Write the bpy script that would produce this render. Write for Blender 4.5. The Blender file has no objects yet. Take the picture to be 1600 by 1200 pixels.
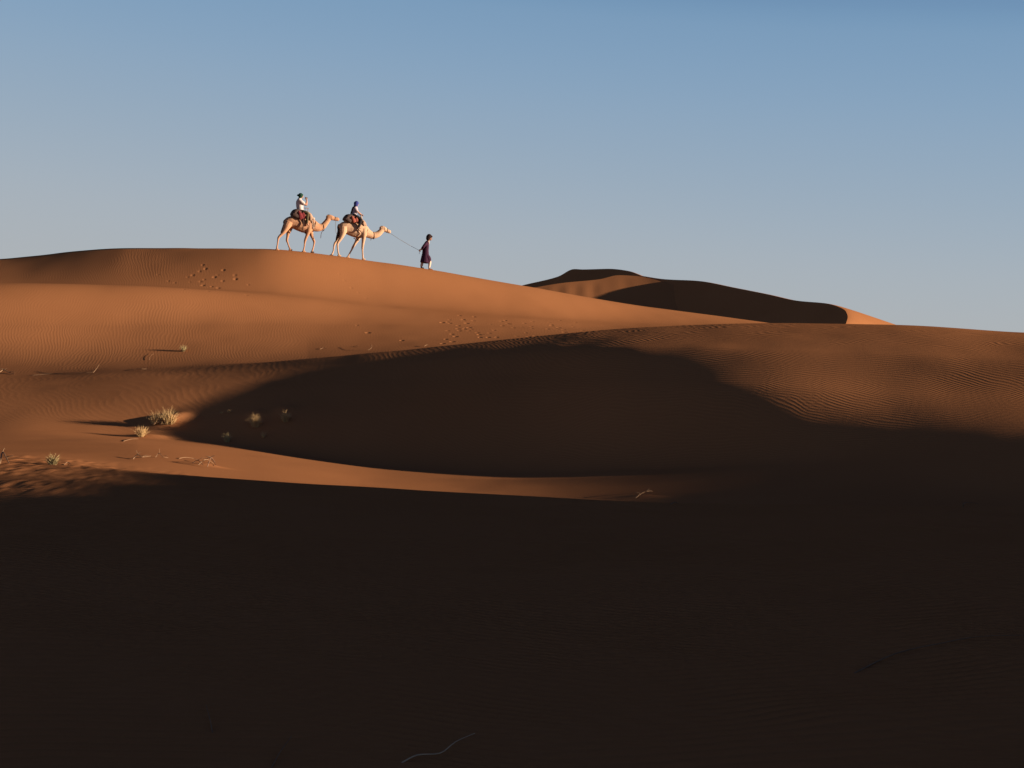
import bpy, bmesh, math, random
import numpy as np
from mathutils import Vector, Matrix

# ------------------------------------------------------------------ camera, sky, sun, exposure
F = 2200.0                     # focal length in pixels of a 1600 px wide frame
CAMZ = 1.7
SUN_AZ = 85.0                  # degrees to the right of "behind the camera"
SUN_EL = 6.0
sc = bpy.context.scene
cd = bpy.data.cameras.new('camera')
cam = bpy.data.objects.new('view_camera', cd)
sc.collection.objects.link(cam)
cam.location = (0, 0, CAMZ)
cam.rotation_euler = (math.radians(90), 0, 0)
cd.sensor_width = 36
cd.lens = 36 * F / 1600
cd.clip_start = 0.1
cd.clip_end = 20000
sc.camera = cam
L = Vector((math.sin(math.radians(SUN_AZ)) * math.cos(math.radians(SUN_EL)),
            -math.cos(math.radians(SUN_AZ)) * math.cos(math.radians(SUN_EL)),
            math.sin(math.radians(SUN_EL))))
sd = bpy.data.lights.new('sun', 'SUN')
sd.energy = 5.0
sd.angle = math.radians(0.55)
sd.color = (1.0, 0.77, 0.55)
sun = bpy.data.objects.new('sun', sd)
sc.collection.objects.link(sun)
sun.rotation_euler = L.to_track_quat('Z', 'Y').to_euler()
sun.location = (60, -20, 30)

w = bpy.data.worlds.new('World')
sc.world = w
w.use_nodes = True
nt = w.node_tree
nt.nodes.clear()
out = nt.nodes.new('ShaderNodeOutputWorld')
bg = nt.nodes.new('ShaderNodeBackground')
sky = nt.nodes.new('ShaderNodeTexSky')
sky.sky_type = 'NISHITA'
sky.sun_disc = False
sky.sun_elevation = math.radians(SUN_EL)
sky.sun_rotation = math.atan2(L.x, L.y)
sky.altitude = 700
sky.air_density = 1.0
sky.dust_density = 0.4
sky.ozone_density = 2.0
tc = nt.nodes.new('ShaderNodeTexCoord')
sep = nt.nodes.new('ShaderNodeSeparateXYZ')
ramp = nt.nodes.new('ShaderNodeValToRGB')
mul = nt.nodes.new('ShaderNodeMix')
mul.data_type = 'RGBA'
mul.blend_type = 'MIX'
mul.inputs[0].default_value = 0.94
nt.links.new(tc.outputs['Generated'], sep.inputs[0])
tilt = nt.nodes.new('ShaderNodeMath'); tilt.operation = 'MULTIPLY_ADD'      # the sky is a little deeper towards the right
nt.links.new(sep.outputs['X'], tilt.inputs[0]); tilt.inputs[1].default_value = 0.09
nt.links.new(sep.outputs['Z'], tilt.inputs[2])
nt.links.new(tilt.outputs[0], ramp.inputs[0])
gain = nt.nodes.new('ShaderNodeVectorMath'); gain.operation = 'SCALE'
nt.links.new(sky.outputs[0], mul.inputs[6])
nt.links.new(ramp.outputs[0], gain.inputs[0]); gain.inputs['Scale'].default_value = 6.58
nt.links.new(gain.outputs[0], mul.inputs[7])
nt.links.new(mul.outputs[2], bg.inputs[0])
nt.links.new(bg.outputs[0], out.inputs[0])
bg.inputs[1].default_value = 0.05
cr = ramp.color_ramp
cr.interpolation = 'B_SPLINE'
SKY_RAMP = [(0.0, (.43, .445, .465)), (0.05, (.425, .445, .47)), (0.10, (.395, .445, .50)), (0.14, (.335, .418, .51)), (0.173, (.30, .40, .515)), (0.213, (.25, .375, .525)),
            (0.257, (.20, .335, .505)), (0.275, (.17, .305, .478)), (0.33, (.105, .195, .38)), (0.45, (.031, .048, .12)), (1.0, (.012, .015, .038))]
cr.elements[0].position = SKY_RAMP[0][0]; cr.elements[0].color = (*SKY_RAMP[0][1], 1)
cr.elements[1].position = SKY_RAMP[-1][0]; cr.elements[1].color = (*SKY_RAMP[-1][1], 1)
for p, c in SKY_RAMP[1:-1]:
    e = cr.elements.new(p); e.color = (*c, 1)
sc.view_settings.view_transform = 'Standard'
sc.view_settings.look = 'None'
sc.view_settings.exposure = 1.61
sc.view_settings.gamma = 1.0

# ------------------------------------------------------------------ terrain height
def pchip(x, y, q):
    """monotone cubic through knots along axis 0; x, y (K, n); q (m, n) -> (m, n)"""
    h = np.diff(x, axis=0)
    d = np.diff(y, axis=0) / h
    m = np.zeros_like(y)
    w1 = 2 * h[1:] + h[:-1]; w2 = h[1:] + 2 * h[:-1]
    same = d[:-1] * d[1:] > 0
    with np.errstate(divide='ignore', invalid='ignore'):
        hm = (w1 + w2) / (w1 / d[:-1] + w2 / d[1:])
    m[1:-1] = np.where(same, hm, 0)
    m[0] = d[0]; m[-1] = d[-1]
    K = x.shape[0]
    res = np.zeros(q.shape)
    cols = np.broadcast_to(np.arange(x.shape[1]), q.shape)
    idx = np.zeros(q.shape, int)
    for k in range(1, K - 1):
        idx += (q >= x[k][None, :])
    x0 = x[idx, cols]; x1 = x[idx + 1, cols]
    y0 = y[idx, cols]; y1 = y[idx + 1, cols]
    m0 = m[idx, cols]; m1 = m[idx + 1, cols]
    hh = x1 - x0
    t = np.clip((q - x0) / hh, 0, 1)
    res = (y0 * (1 + 2 * t) * (1 - t) ** 2 + hh * m0 * t * (1 - t) ** 2
           + y1 * t * t * (3 - 2 * t) + hh * m1 * t * t * (t - 1))
    return res

def pc1(xs, ys, q):
    xs = np.array(xs, float)[:, None]; ys = np.array(ys, float)[:, None]
    q = np.clip(np.asarray(q, float), xs[0], xs[-1])
    return pchip(xs, ys, q.reshape(-1, 1)).reshape(q.shape)

# Each line of the landform as seen from the tripod: bearing column -> (height row, distance)
US = [-150, 0, 200, 400, 600, 800, 1000, 1200, 1400, 1600, 1750]
LINES = [  # (row values, distances)
    ([718, 722, 737, 751, 764, 776, 785, 789, 791, 792, 792], [21] * 11),                                  # 0 near crest
    ([713, 714, 732, 754, 772, 786, 794, 797, 800, 802, 802], [23.5] * 11),                                # 1
    ([698, 700, 706, 726, 750, 764, 774, 776, 779, 781, 781], [29.5, 29.3, 29.5, 30, 30.5, 29, 27, 26, 26, 26, 26]),  # 2 valley
    ([668, 670, 684, 704, 729, 740, 735, 728, 722, 720, 720], [37.6, 37.2, 37.0, 36.8, 35.2, 33.9, 32.7, 31.3, 30.1, 28.9, 28.2]),  # 3 
    ([612, 612, 610, 606, 597, 590, 592, 600, 612, 618, 620], [41.4, 41.3, 41, 40.9, 40.7, 39.7, 37.15, 35.6, 34.8, 34.1, 33.8]),  # 4 
    ([595, 594, 588, 580, 566, 550, 540, 545, 552, 560, 562], [43.8, 43.7, 43.6, 43.3, 42.6, 41.6, 39.9, 38.4, 37.4, 36.5, 36]),  # 5 
    ([587, 586, 580, 567, 550, 530, 513, 506, 509, 520, 524], [46.6, 46.2, 45.4, 44.7, 44.3, 45.2, 46.3, 46, 44.6, 43, 42]),  # 6 middle crest
    ([571, 571, 570, 566, 557, 544, 531, 524, 527, 538, 542], [49, 48.6, 48.2, 47.6, 47.2, 48, 49.2, 49, 47.6, 46, 45]),  # 7 
    ([510, 510, 510, 508, 508, 512, 516, 517, 528, 545, 550], [50.4, 51.2, 52.6, 54.2, 56.2, 58, 60.5, 61, 64, 66, 67]),  # 8 
    ([443, 443, 446, 460, 481, 497, 510, 515, 533, 550, 555], [55, 55.8, 57.2, 58.8, 60.3, 61.5, 63.8, 65.5, 70, 72, 73]),  # 9 crease
    ([452, 451, 449, 456, 476, 493, 505, 513, 535, 552, 557], [59, 59.3, 59.9, 60.6, 61.6, 62.8, 65.8, 67.5, 73, 75, 76]),  # 10 
    ([412, 405, 388, 389, 411, 444, 478, 505, 537, 556, 560], [67.2, 67, 66, 64.9, 67.0, 69.8, 72.5, 74.5, 80, 84, 85]),  # 11 camel ridge
]
T_SUN = np.array([math.sin(math.radians(SUN_AZ)), -math.cos(math.radians(SUN_AZ))])
S_SUN = np.array([math.cos(math.radians(SUN_AZ)), math.sin(math.radians(SUN_AZ))])
TANEL = math.tan(math.radians(SUN_EL))
CAST_T = 55.0
# crest of an unseen dune, added and shaped to shade foreground and valley: (s across the light, height - CAST_T*tan)
CAST = [(-60, -3.0), (-30, 1.6), (0, 1.8), (12, 1.65), (15, 1.42), (17, 1.36), (19, 1.36), (20.5, 1.36), (21, 1.2), (21.6, 0.3), (22.3, -0.1), (23.5, -0.2), (25, -0.24), (27, -0.29), (28, -0.33), (29.5, -0.31), (30.5, -0.25), (31.5, -0.2), (32.5, -0.4), (33.5, -0.8), (35, -1.4), (45, -3.0), (80, -5)]

def vnoise(x, y, seed=0):
    xi = np.floor(x).astype(np.int64); yi = np.floor(y).astype(np.int64)
    fx = x - xi; fy = y - yi
    fx = fx * fx * fx * (fx * (fx * 6 - 15) + 10); fy = fy * fy * fy * (fy * (fy * 6 - 15) + 10)
    def h(a, b):
        n = (a * 374761393 + b * 668265263 + seed * 974634777) & 0xffffffff
        n = ((n ^ (n >> 13)) * 1274126177) & 0xffffffff
        return ((n ^ (n >> 16)) & 0xffff) / 32767.5 - 1
    return (h(xi, yi) * (1 - fx) + h(xi + 1, yi) * fx) * (1 - fy) + (h(xi, yi + 1) * (1 - fx) + h(xi + 1, yi + 1) * fx) * fy

def smax(a, b, k):
    hgt = np.clip(0.5 + 0.5 * (a - b) / k, 0, 1)
    return b * (1 - hgt) + a * hgt + k * hgt * (1 - hgt)

def line_at(k, u):
    return pc1(US, LINES[k][1], u), pc1(US, LINES[k][0], u)

PRINTS = []
MOUNDS = []
def height(x, y):
    """x (m, n), y (m, n) with constant bearing along each column"""
    az = np.arctan2(x, y)[0]
    r = np.hypot(x, y)
    azc = np.clip(az, -math.radians(22.5), math.radians(22.5))
    u = 800 + F * np.tan(azc)
    Yq = r * np.cos(azc)[None, :]
    kx = [np.zeros_like(u), np.full_like(u, 10.0)]
    kz = [np.zeros_like(u), None]
    for k in range(len(LINES)):
        Yk, vk = line_at(k, u)
        kx.append(Yk); kz.append(CAMZ + (600 - vk) / F * Yk)
    kz[1] = kz[2] * 0.5 - 0.05
    kx += [kx[-1] + 9]; kz += [kz[-1] - 1.2]
    kx += [kx[-1] + 25]; kz += [kz[-1] * 0 + 0.0]
    kx += [np.full_like(u, 400.0), np.full_like(u, 6000.0)]; kz += [np.full_like(u, 0.0), np.full_like(u, 0.0)]
    z = pchip(np.array(kx), np.array(kz), Yq)
    # beyond the framed sector the landform fades to low rolling sand
    fade = np.clip((np.abs(az) - math.radians(24)) / math.radians(20), 0, 1)[None, :]
    fade = fade * fade * (3 - 2 * fade)
    roll = 0.6 * vnoise(x / 31, y / 27, 5) - 0.2
    near = np.clip(r / 12, 0, 1)
    z = z * (1 - fade * near) + roll * fade * near
    # unseen dune added right of the frame to cast shade
    t = x * T_SUN[0] + y * T_SUN[1]; s = x * S_SUN[0] + y * S_SUN[1]
    ch = np.interp(s, [c[0] for c in CAST], [c[1] for c in CAST]) + CAST_T * TANEL
    dt = t - CAST_T
    caster = ch - np.where(dt < 0, -dt * 0.5, dt * 0.16)
    side = np.clip((az - math.radians(21.5)) / math.radians(5), 0, 1)[None, :]
    caster = np.where(side > 0, caster, -50)
    z = np.where(caster > z, z + (caster - z) * side, z)
    # gentle unevenness
    z = z + 0.014 * vnoise(x / 3.1, y / 3.7, 1) * np.clip(r / 15, 0, 1) + 0.006 * vnoise(x / 1.1, y / 1.3, 2)
    # far swells
    z = z + np.clip((r - 130) / 200, 0, 1) * (1.5 * vnoise(x / 90, y / 70, 9) + 1.0 * vnoise(x / 37, y / 41, 11))
    # trampled, wind-nibbled sand on the shoulder of the near dune
    m = np.clip((340 - (800 + F * x / np.maximum(y, 1))) / 260, 0, 1) * np.clip((y - 13) / 4, 0, 1) * np.clip((25.5 - y) / 3, 0, 1) * (x < 0)
    if m.max() > 0:
        n1 = vnoise(x / 0.10 + 0.5 * y / 0.45, y / 0.45, 31); n2 = vnoise(x / 0.31, y / 0.8, 32)
        z = z + m * (0.017 * n1 * (0.6 + 0.4 * n2) + 0.012 * n2)
    for (px, py, rx, ry, hh) in MOUNDS:     # little drifts behind the plants; broad first one added to lift tufts into sun
        z = z + hh * np.exp(-((x - px) / rx) ** 2 - ((y - py) / ry) ** 2)
    for (px, py, rad, dep) in PRINTS:
        rp = math.hypot(px, py)
        rows = np.nonzero((np.abs(r - rp) < 4 * rad).any(axis=1))[0]
        if len(rows) == 0: continue
        a, b = rows[0], rows[-1] + 1
        zz = z[a:b]
        d2 = ((x[a:b] - px) ** 2 + (y[a:b] - py) ** 2) / rad ** 2
        sel = d2 < 9
        zz[sel] += -dep * np.exp(-d2[sel]) + dep * 0.16 * np.exp(-((np.sqrt(d2[sel]) - 1.5) / 0.4) ** 2)
    return z

def hz(x, y):
    return float(height(np.array([[float(x)]]), np.array([[float(y)]]))[0, 0])

def at(u, v, lo=12.0, hi=95.0):
    """where the sight line through (u, v) first meets the sand"""
    a = (u - 800) / F; b = (600 - v) / F
    Y = np.linspace(lo, hi, 2500)[:, None]
    z = height(a * Y, Y)
    ray = CAMZ + b * Y
    hit = np.nonzero(z[:, 0] >= ray[:, 0])[0]
    i = hit[0] if len(hit) else len(Y) - 1
    return Vector((a * Y[i, 0], Y[i, 0], z[i, 0]))

def P3(u, v, Y):
    return Vector(((u - 800) / F * Y, Y, CAMZ + (600 - v) / F * Y))

random.seed(4)
_pr = [(317, 414, 1), (321, 420, 1), (349, 422, 1.1), (312, 424, .7), (301, 430, 1), (293, 433, .8), (335, 433, 1), (367, 430, .8), (368, 436, 1.2), (348, 439, .8),
       (319, 437, .7), (313, 440, .8), (317, 446, 1), (331, 448, 1), (341, 450, 1.1), (263, 439, .8), (273, 442, .7), (247, 429, .6), (388, 445, .6), (385, 461, .7), (325, 455, .8), (287, 452, .7),
       (718, 517, 1.4), (726, 514, 1), (733, 512, 1), (712, 526, 1.1), (697, 530, 1), (692, 537, 1.2), (707, 534, 1.1), (706, 522, 1), (750, 527, 1.3), (749, 523, 1), (746, 520, .8),
       (763, 527, 1.1), (767, 534, .8), (691, 504, .9), (741, 495, 1), (718, 493, .8), (772, 516, .7), (785, 509, .7), (856, 514, 1.3), (862, 509, 1), (873, 512, 1.1), (882, 519, 1),
       (796, 506, .9), (830, 510, .8), (927, 519, .8), (826, 526, .7), (729, 505, 1), (724, 499, .9), (716, 509, 1), (575, 520, .9), (558, 508, .7), (628, 532, .7), (910, 516, .7),
       (530, 428, .35), (538, 438, .35), (549, 450, .35), (560, 457, .35), (572, 466, .4)]
for _ in range(40):
    _pr.append((random.uniform(690, 900), random.uniform(498, 528), random.uniform(.3, .7)))
for _ in range(5):
    _pr.append((random.gauss(320, 35), random.gauss(438, 8), random.uniform(.3, .6)))
_found = []
for _u, _v, _k in _pr:
    _p = at(_u, _v, 48, 75)
    _found.append((_p.x, _p.y, (0.078 if _v > 490 else 0.068) * (0.7 + 0.3 * _k) * random.uniform(.8, 1.2), (0.042 if _v > 490 else 0.019) * _k * random.uniform(.7, 1.3)))
PRINTS += _found

_m = []
for _u, _v, _rx, _ry, _h in ((428, 673, 1.8, 1.3, .38), (280, 658, .42, .4, .13), (252, 664, .4, .4, .10), (262, 664, .3, .2, .05), (232, 684, .5, .25, .08), (399, 668, .3, .3, .08), (445, 660, .3, .3, .07), (85, 726, .3, .3, .03), (322, 728, .3, .25, .05), (1005, 777, .4, .3, .05)):
    _p = at(_u, _v, 20, 60); _m.append((_p.x, _p.y, _rx, _ry, _h))
MOUNDS += _m

# ------------------------------------------------------------------ sand sheet
Q = 1.0
def steps(a, b, d0, d1):
    res = [a]
    while res[-1] < b:
        f = (res[-1] - a) / (b - a)
        res.append(res[-1] + (d0 + (d1 - d0) * f) / Q)
    return res[:-1]
RR = steps(0.4, 20, 0.06, 0.05) + steps(20, 32, 0.05, 0.08) + steps(32, 50, 0.08, 0.08) + steps(50, 72, 0.07, 0.07) + steps(72, 100, 0.12, 1.0) + steps(100, 400, 1.5, 8) + steps(400, 6000, 20, 400) + [6000]
RR = np.array(RR)
AZ = list(np.radians(np.linspace(-22, 22, int(1500 * Q))))
c0 = list(np.radians(np.linspace(22, 75, int(220 * Q) + 1))[1:])
c1 = list(np.radians(np.linspace(75, 338, 120))[1:-1])
AZ = np.array(AZ + c0 + c1)
nR, nA = len(RR), len(AZ)
XX = RR[:, None] * np.sin(AZ)[None, :]
YY = RR[:, None] * np.cos(AZ)[None, :]
ZZ = height(XX, YY)
print('grid', nR, nA)
# normals
Px = np.stack([XX, YY, ZZ], -1)
dr = np.gradient(Px, axis=0)
da = np.concatenate([Px[:, 1:] , Px[:, :1]], 1) - np.concatenate([Px[:, -1:], Px[:, :-1]], 1)
NN = np.cross(da, dr)
NN /= np.linalg.norm(NN, axis=-1, keepdims=True)
NN[NN[..., 2] < 0] *= -1

def sand_material(name, direction, lam, amp, base=(0.268, 0.1165, 0.0515), second=25.0, warp=1.0):
    m = bpy.data.materials.new(name); m.use_nodes = True
    t = m.node_tree; N = t.nodes; K = t.links
    b = N['Principled BSDF']
    b.inputs['Roughness'].default_value = 1.0
    b.inputs['Specular IOR Level'].default_value = 0.0
    co = N.new('ShaderNodeTexCoord')
    def math_(op, a, c=None, clamp=False):
        n = N.new('ShaderNodeMath'); n.operation = op; n.use_clamp = clamp
        for i, v in enumerate((a, c)):
            if v is None: continue
            if isinstance(v, (int, float)): n.inputs[i].default_value = v
            else: K.new(v, n.inputs[i])
        return n.outputs[0]
    def noise(scale, detail=2.0, rough=0.5, w=0.0):
        n = N.new('ShaderNodeTexNoise'); n.noise_dimensions = '4D'
        n.inputs['Scale'].default_value = scale; n.inputs['Detail'].default_value = detail
        n.inputs['Roughness'].default_value = rough; n.inputs['W'].default_value = w
        K.new(co.outputs['Object'], n.inputs['Vector']); return n.outputs[0]
    sp = N.new('ShaderNodeSeparateXYZ'); K.new(co.outputs['Object'], sp.inputs[0])
    ry = N.new('ShaderNodeAttribute'); ry.attribute_name = 'ry'     # run of the ripples turns along the wind near the crest
    cmb = N.new('ShaderNodeCombineXYZ'); K.new(sp.outputs[0], cmb.inputs[0]); K.new(ry.outputs['Fac'], cmb.inputs[1])
    def wave(ang, lam_, w):
        # coordinate across the ripples
        d = N.new('ShaderNodeVectorMath'); d.operation = 'DOT_PRODUCT'
        K.new(cmb.outputs[0], d.inputs[0])
        d.inputs[1].default_value = (math.cos(math.radians(ang)), math.sin(math.radians(ang)), 0)
        ph = math_('ADD', d.outputs['Value'], math_('MULTIPLY', noise(0.22 * 1, 2.0, 0.5, w), 2.2 * warp))
        ph = math_('ADD', ph, math_('MULTIPLY', noise(1.3 / lam_ * 0.1, 1.0, 0.5, w + 3), 4.5 * lam_ * warp))
        return math_('SINE', math_('MULTIPLY', ph, 2 * math.pi / lam_))
    w1 = wave(direction, lam, 0.0)
    w2 = wave(direction + second, lam * 1.15, 7.0)
    mask = math_('MULTIPLY', math_('SUBTRACT', noise(0.55 * 0.12 / lam, 2.0, 0.6, 2.0), 0.5), 5.0)
    mask = math_('ADD', mask, 0.5, True)
    w1m = math_('MULTIPLY', w1, mask)
    w2m = math_('MULTIPLY', w2, math_('SUBTRACT', 1.0, mask))
    rip = math_('ADD', w1m, w2m)
    # sharper crests
    rip = math_('ADD', rip, math_('MULTIPLY', math_('MULTIPLY', rip, rip), 0.3))
    at_ = N.new('ShaderNodeAttribute'); at_.attribute_name = 'amp'
    patch = math_('ADD', math_('MULTIPLY', noise(0.35, 2.0, 0.5, 9.0), 0.9), 0.55)
    hgt = math_('MULTIPLY', math_('MULTIPLY', math_('MULTIPLY', rip, at_.outputs['Fac']), patch), amp)
    hgt = math_('ADD', hgt, math_('MULTIPLY', noise(26.0, 3.0, 0.7, 1.0), 0.0022))
    bp = N.new('ShaderNodeBump'); bp.inputs['Strength'].default_value = 1.0; bp.inputs['Distance'].default_value = 1.0
    K.new(hgt, bp.inputs['Height']); K.new(bp.outputs[0], b.inputs['Normal'])
    # colour: sand with coarse darker grains gathered in patches and on ripple crests
    mx = N.new('ShaderNodeMix'); mx.data_type = 'RGBA'
    mx.inputs[6].default_value = (base[0] * 0.82, base[1] * 0.77, base[2] * 0.73, 1)
    mx.inputs[7].default_value = (base[0] * 1.15, base[1] * 1.19, base[2] * 1.22, 1)
    f = math_('ADD', math_('MULTIPLY', noise(0.13, 5.0, 0.6, 4.0), 0.75), math_('MULTIPLY', noise(60.0, 2.0, 0.5, 5.0), 0.25))
    f = math_('ADD', f, math_('MULTIPLY', rip, 0.05))
    K.new(f, mx.inputs[0]); K.new(mx.outputs[2], b.inputs['Base Color'])
    return m

def piece(name, mask, mat, ampfn, ryfn=None):
    ii, jj = np.nonzero(mask)
    j2 = (jj + 1) % nA
    quads = np.stack([ii * nA + jj, (ii + 1) * nA + jj, (ii + 1) * nA + j2, ii * nA + j2], 1)[:, ::-1]
    used, inv = np.unique(quads, return_inverse=True)
    inv = inv.reshape(quads.shape)
    me = bpy.data.meshes.new(name)
    me.vertices.add(len(used)); me.loops.add(quads.size); me.polygons.add(len(quads))
    me.vertices.foreach_set('co', Px.reshape(-1, 3)[used].astype(np.float32).ravel())
    me.loops.foreach_set('vertex_index', inv.astype(np.int32).ravel())
    me.polygons.foreach_set('loop_start', np.arange(0, quads.size, 4, dtype=np.int32))
    me.polygons.foreach_set('loop_total', np.full(len(quads), 4, dtype=np.int32))
    me.update(calc_edges=True)
    me.polygons.foreach_set('use_smooth', np.ones(len(quads), dtype=bool))
    a = me.attributes.new('amp', 'FLOAT', 'POINT')
    P = Px.reshape(-1, 3)[used]
    a.data.foreach_set('value', ampfn(P).astype(np.float32).ravel())
    a2 = me.attributes.new('ry', 'FLOAT', 'POINT')
    a2.data.foreach_set('value', (ryfn(P) if ryfn else P[:, 1]).astype(np.float32).ravel())
    me.normals_split_custom_set_from_vertices(NN.reshape(-1, 3)[used].astype(np.float32))
    me.materials.append(mat)
    o = bpy.data.objects.new(name, me)
    sc.collection.objects.link(o)
    o['kind'] = 'structure'
    return o

# region of each face by bearing and distance
i0 = np.arange(nR - 1)
Xc = XX[:-1]; Yc = YY[:-1]
azc = np.clip(AZ, -math.radians(22.5), math.radians(22.5)); azc = np.where(AZ > math.radians(180), -math.radians(22.5), azc)
uc = 800 + F * np.tan(azc)
Dq = np.hypot(Xc, Yc) * np.cos(azc)[None, :]
b_near = line_at(1, uc)[0][None, :]
b_mid = (line_at(6, uc)[0] + 0.6)[None, :]
b_left = line_at(9, uc)[0][None, :]
b_ridge = (line_at(11, uc)[0] + 9)[None, :]
front = ((AZ < math.radians(24)) | (AZ > math.radians(336)))[None, :]
lab = np.zeros(Dq.shape, int)
lab = np.where(Dq < b_near, 1, np.where(Dq < b_mid, 2, np.where(Dq < b_left, 3, np.where(Dq < b_ridge, 4, 0))))
lab = np.where(front, lab, np.where(Dq < b_near, 1, 0))

def U(P): return 800 + F * P[:, 0] / np.maximum(P[:, 1], 0.1)
def sm(x, a, b):
    t = np.clip((x - a) / (b - a), 0, 1); return t * t * (3 - 2 * t)
m_near = sand_material('sand_near', 83, 0.115, 0.015, warp=0.6)
m_mid = sand_material('sand_middle', 50, 0.118, 0.0021, second=22, warp=0.6)
m_left = sand_material('sand_left', 14, 0.105, 0.0007, second=-16, warp=0.6)
m_ridge = sand_material('sand_ridge', 4, 0.10, 0.0009, second=12, warp=0.5)
piece('dune_foreground', lab == 1, m_near, lambda P: 0.5 + 0.5 * sm(P[:, 1], 3, 12))
def turn(P):
    yc = line_at(6, np.clip(U(P), -100, 1700))[0]
    y0 = yc - 8.5; y1 = yc - 2.5; t = np.clip((P[:, 1] - y0) / (y1 - y0), 0, 1)
    return np.where(P[:, 1] < y0, P[:, 1], y0 + t * 6 - .9 * t * t * 3 + np.maximum(P[:, 1] - y1, 0) * .1)
piece('dune_middle', lab == 2, m_mid, lambda P: 0.28 + 0.72 * sm(U(P), 450, 1000), turn)
piece('dune_left', lab == 3, m_left, lambda P: 1 - 0.7 * sm(U(P), 350, 700))
piece('dune_ridge', lab == 4, m_ridge, lambda P: 1 - 0.93 * sm(U(P), 180, 420))
piece('ground', lab == 0, m_ridge, lambda P: P[:, 0] * 0 + 0.3)

# ------------------------------------------------------------------ far dunes
def far_dune(name, crest, lee, lee_slope, wind, wind_slope, mat, drop=20, streak=0.0):
    """crest: (u, v, Y) points; lee / wind: plan directions of the two faces"""
    pts = np.array([P3(*c) for c in crest])
    d = np.r_[0, np.cumsum(np.linalg.norm(np.diff(pts, axis=0), axis=1))]
    n = int(d[-1] / 0.5)
    q = np.linspace(0, d[-1], n)
    C = np.stack([pc1(d, pts[:, k], q) for k in range(3)], 1)
    ts = np.r_[-np.linspace(1, 0, 40) ** 1.6, np.linspace(0, 1, 40)[1:] ** 1.6]
    V = []
    for t in ts:
        if t < 0:
            D, sl, ln = wind, wind_slope, 90.0
            a = -t * ln
            dz = -sl * a * a / (a + 1.5)
        else:
            D, sl, ln = lee, lee_slope, drop / lee_slope
            a = t * ln
            dz = -sl * a
        off = streak * vnoise(q / 1.3 + 0 * a, np.full_like(q, a / 14 + 3), 77) * min(1, a / 3) if t > 0 else 0
        V.append(np.stack([C[:, 0] + D[0] * a, C[:, 1] + D[1] * a, C[:, 2] + dz + off], 1))
    V = np.array(V); m = len(ts)
    ii, jj = np.meshgrid(np.arange(m - 1), np.arange(n - 1), indexing='ij')
    quads = np.stack([ii * n + jj, ii * n + jj + 1, (ii + 1) * n + jj + 1, (ii + 1) * n + jj], -1).reshape(-1, 4)
    me = bpy.data.meshes.new(name)
    me.from_pydata(V.reshape(-1, 3).tolist(), [], quads.tolist())
    me.polygons.foreach_set('use_smooth', np.ones(len(quads), dtype=bool))
    me.update()
    # a crisp brink between the two faces
    k0 = 39 * n
    me.attributes.new('sharp_edge', 'BOOLEAN', 'EDGE')
    ev = np.zeros(len(me.edges) * 2, dtype=np.int32); me.edges.foreach_get('vertices', ev); ev = ev.reshape(-1, 2)
    sh = ((ev >= k0) & (ev < k0 + n)).all(axis=1)
    me.attributes['sharp_edge'].data.foreach_set('value', sh)
    me.materials.append(mat)
    o = bpy.data.objects.new(name, me); sc.collection.objects.link(o)
    o['kind'] = 'structure'
    return o

m_far = sand_material('sand_far', 4, 0.3, 0.0, second=12)
def unit(a, b):
    l = math.hypot(a, b); return (a / l, b / l)
B_CREST = [(996, 430, 206), (1036, 436, 203), (1092, 439, 198), (1140, 448, 193), (1200, 460, 184), (1240, 469, 178), (1296, 475, 168), (1316, 482, 163), (1324, 492, 157), (1322, 505, 151), (1312, 530, 144), (1295, 570, 136)]
far_dune('dune_far', [(985, 428.5, 207)] + B_CREST, unit(-.75, -.66), 0.62, unit(.75, .66), 0.17, m_far)
far_dune('dune_far_spur', [(770, 463, 197), (832, 450, 199.6), (880, 442, 201.2), (936, 436.5, 202.6), (968, 430, 204), (996, 431.5, 203.6), (1040, 442, 200.8), (1080, 456, 197.5)], unit(-.05, -1), 0.5, unit(-.2, 1), 0.35, m_far, streak=0.035)
far_dune('dune_far_peak', [(700, 485, 270), (770, 461, 266), (812, 447, 262), (872, 432, 258), (896, 420.5, 255), (912, 421, 253), (948, 420, 250), (980, 423, 245), (998, 429, 240), (1040, 450, 232)], unit(-.6, -.8), 0.62, unit(.7, .7), 0.4, m_far)

# ------------------------------------------------------------------ helpers for bodies and things
def link(o, parent=None):
    sc.collection.objects.link(o)
    if parent is not None: o.parent = parent
    return o

def tag(o, label, cat, group=None):
    o['label'] = label; o['category'] = cat
    if group: o['group'] = group
    return o

def root(name, loc, yaw=0.0):
    o = bpy.data.objects.new(name, None)
    o.location = loc; o.rotation_euler = (0, 0, yaw); o.empty_display_size = 0.2
    return link(o)

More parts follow.
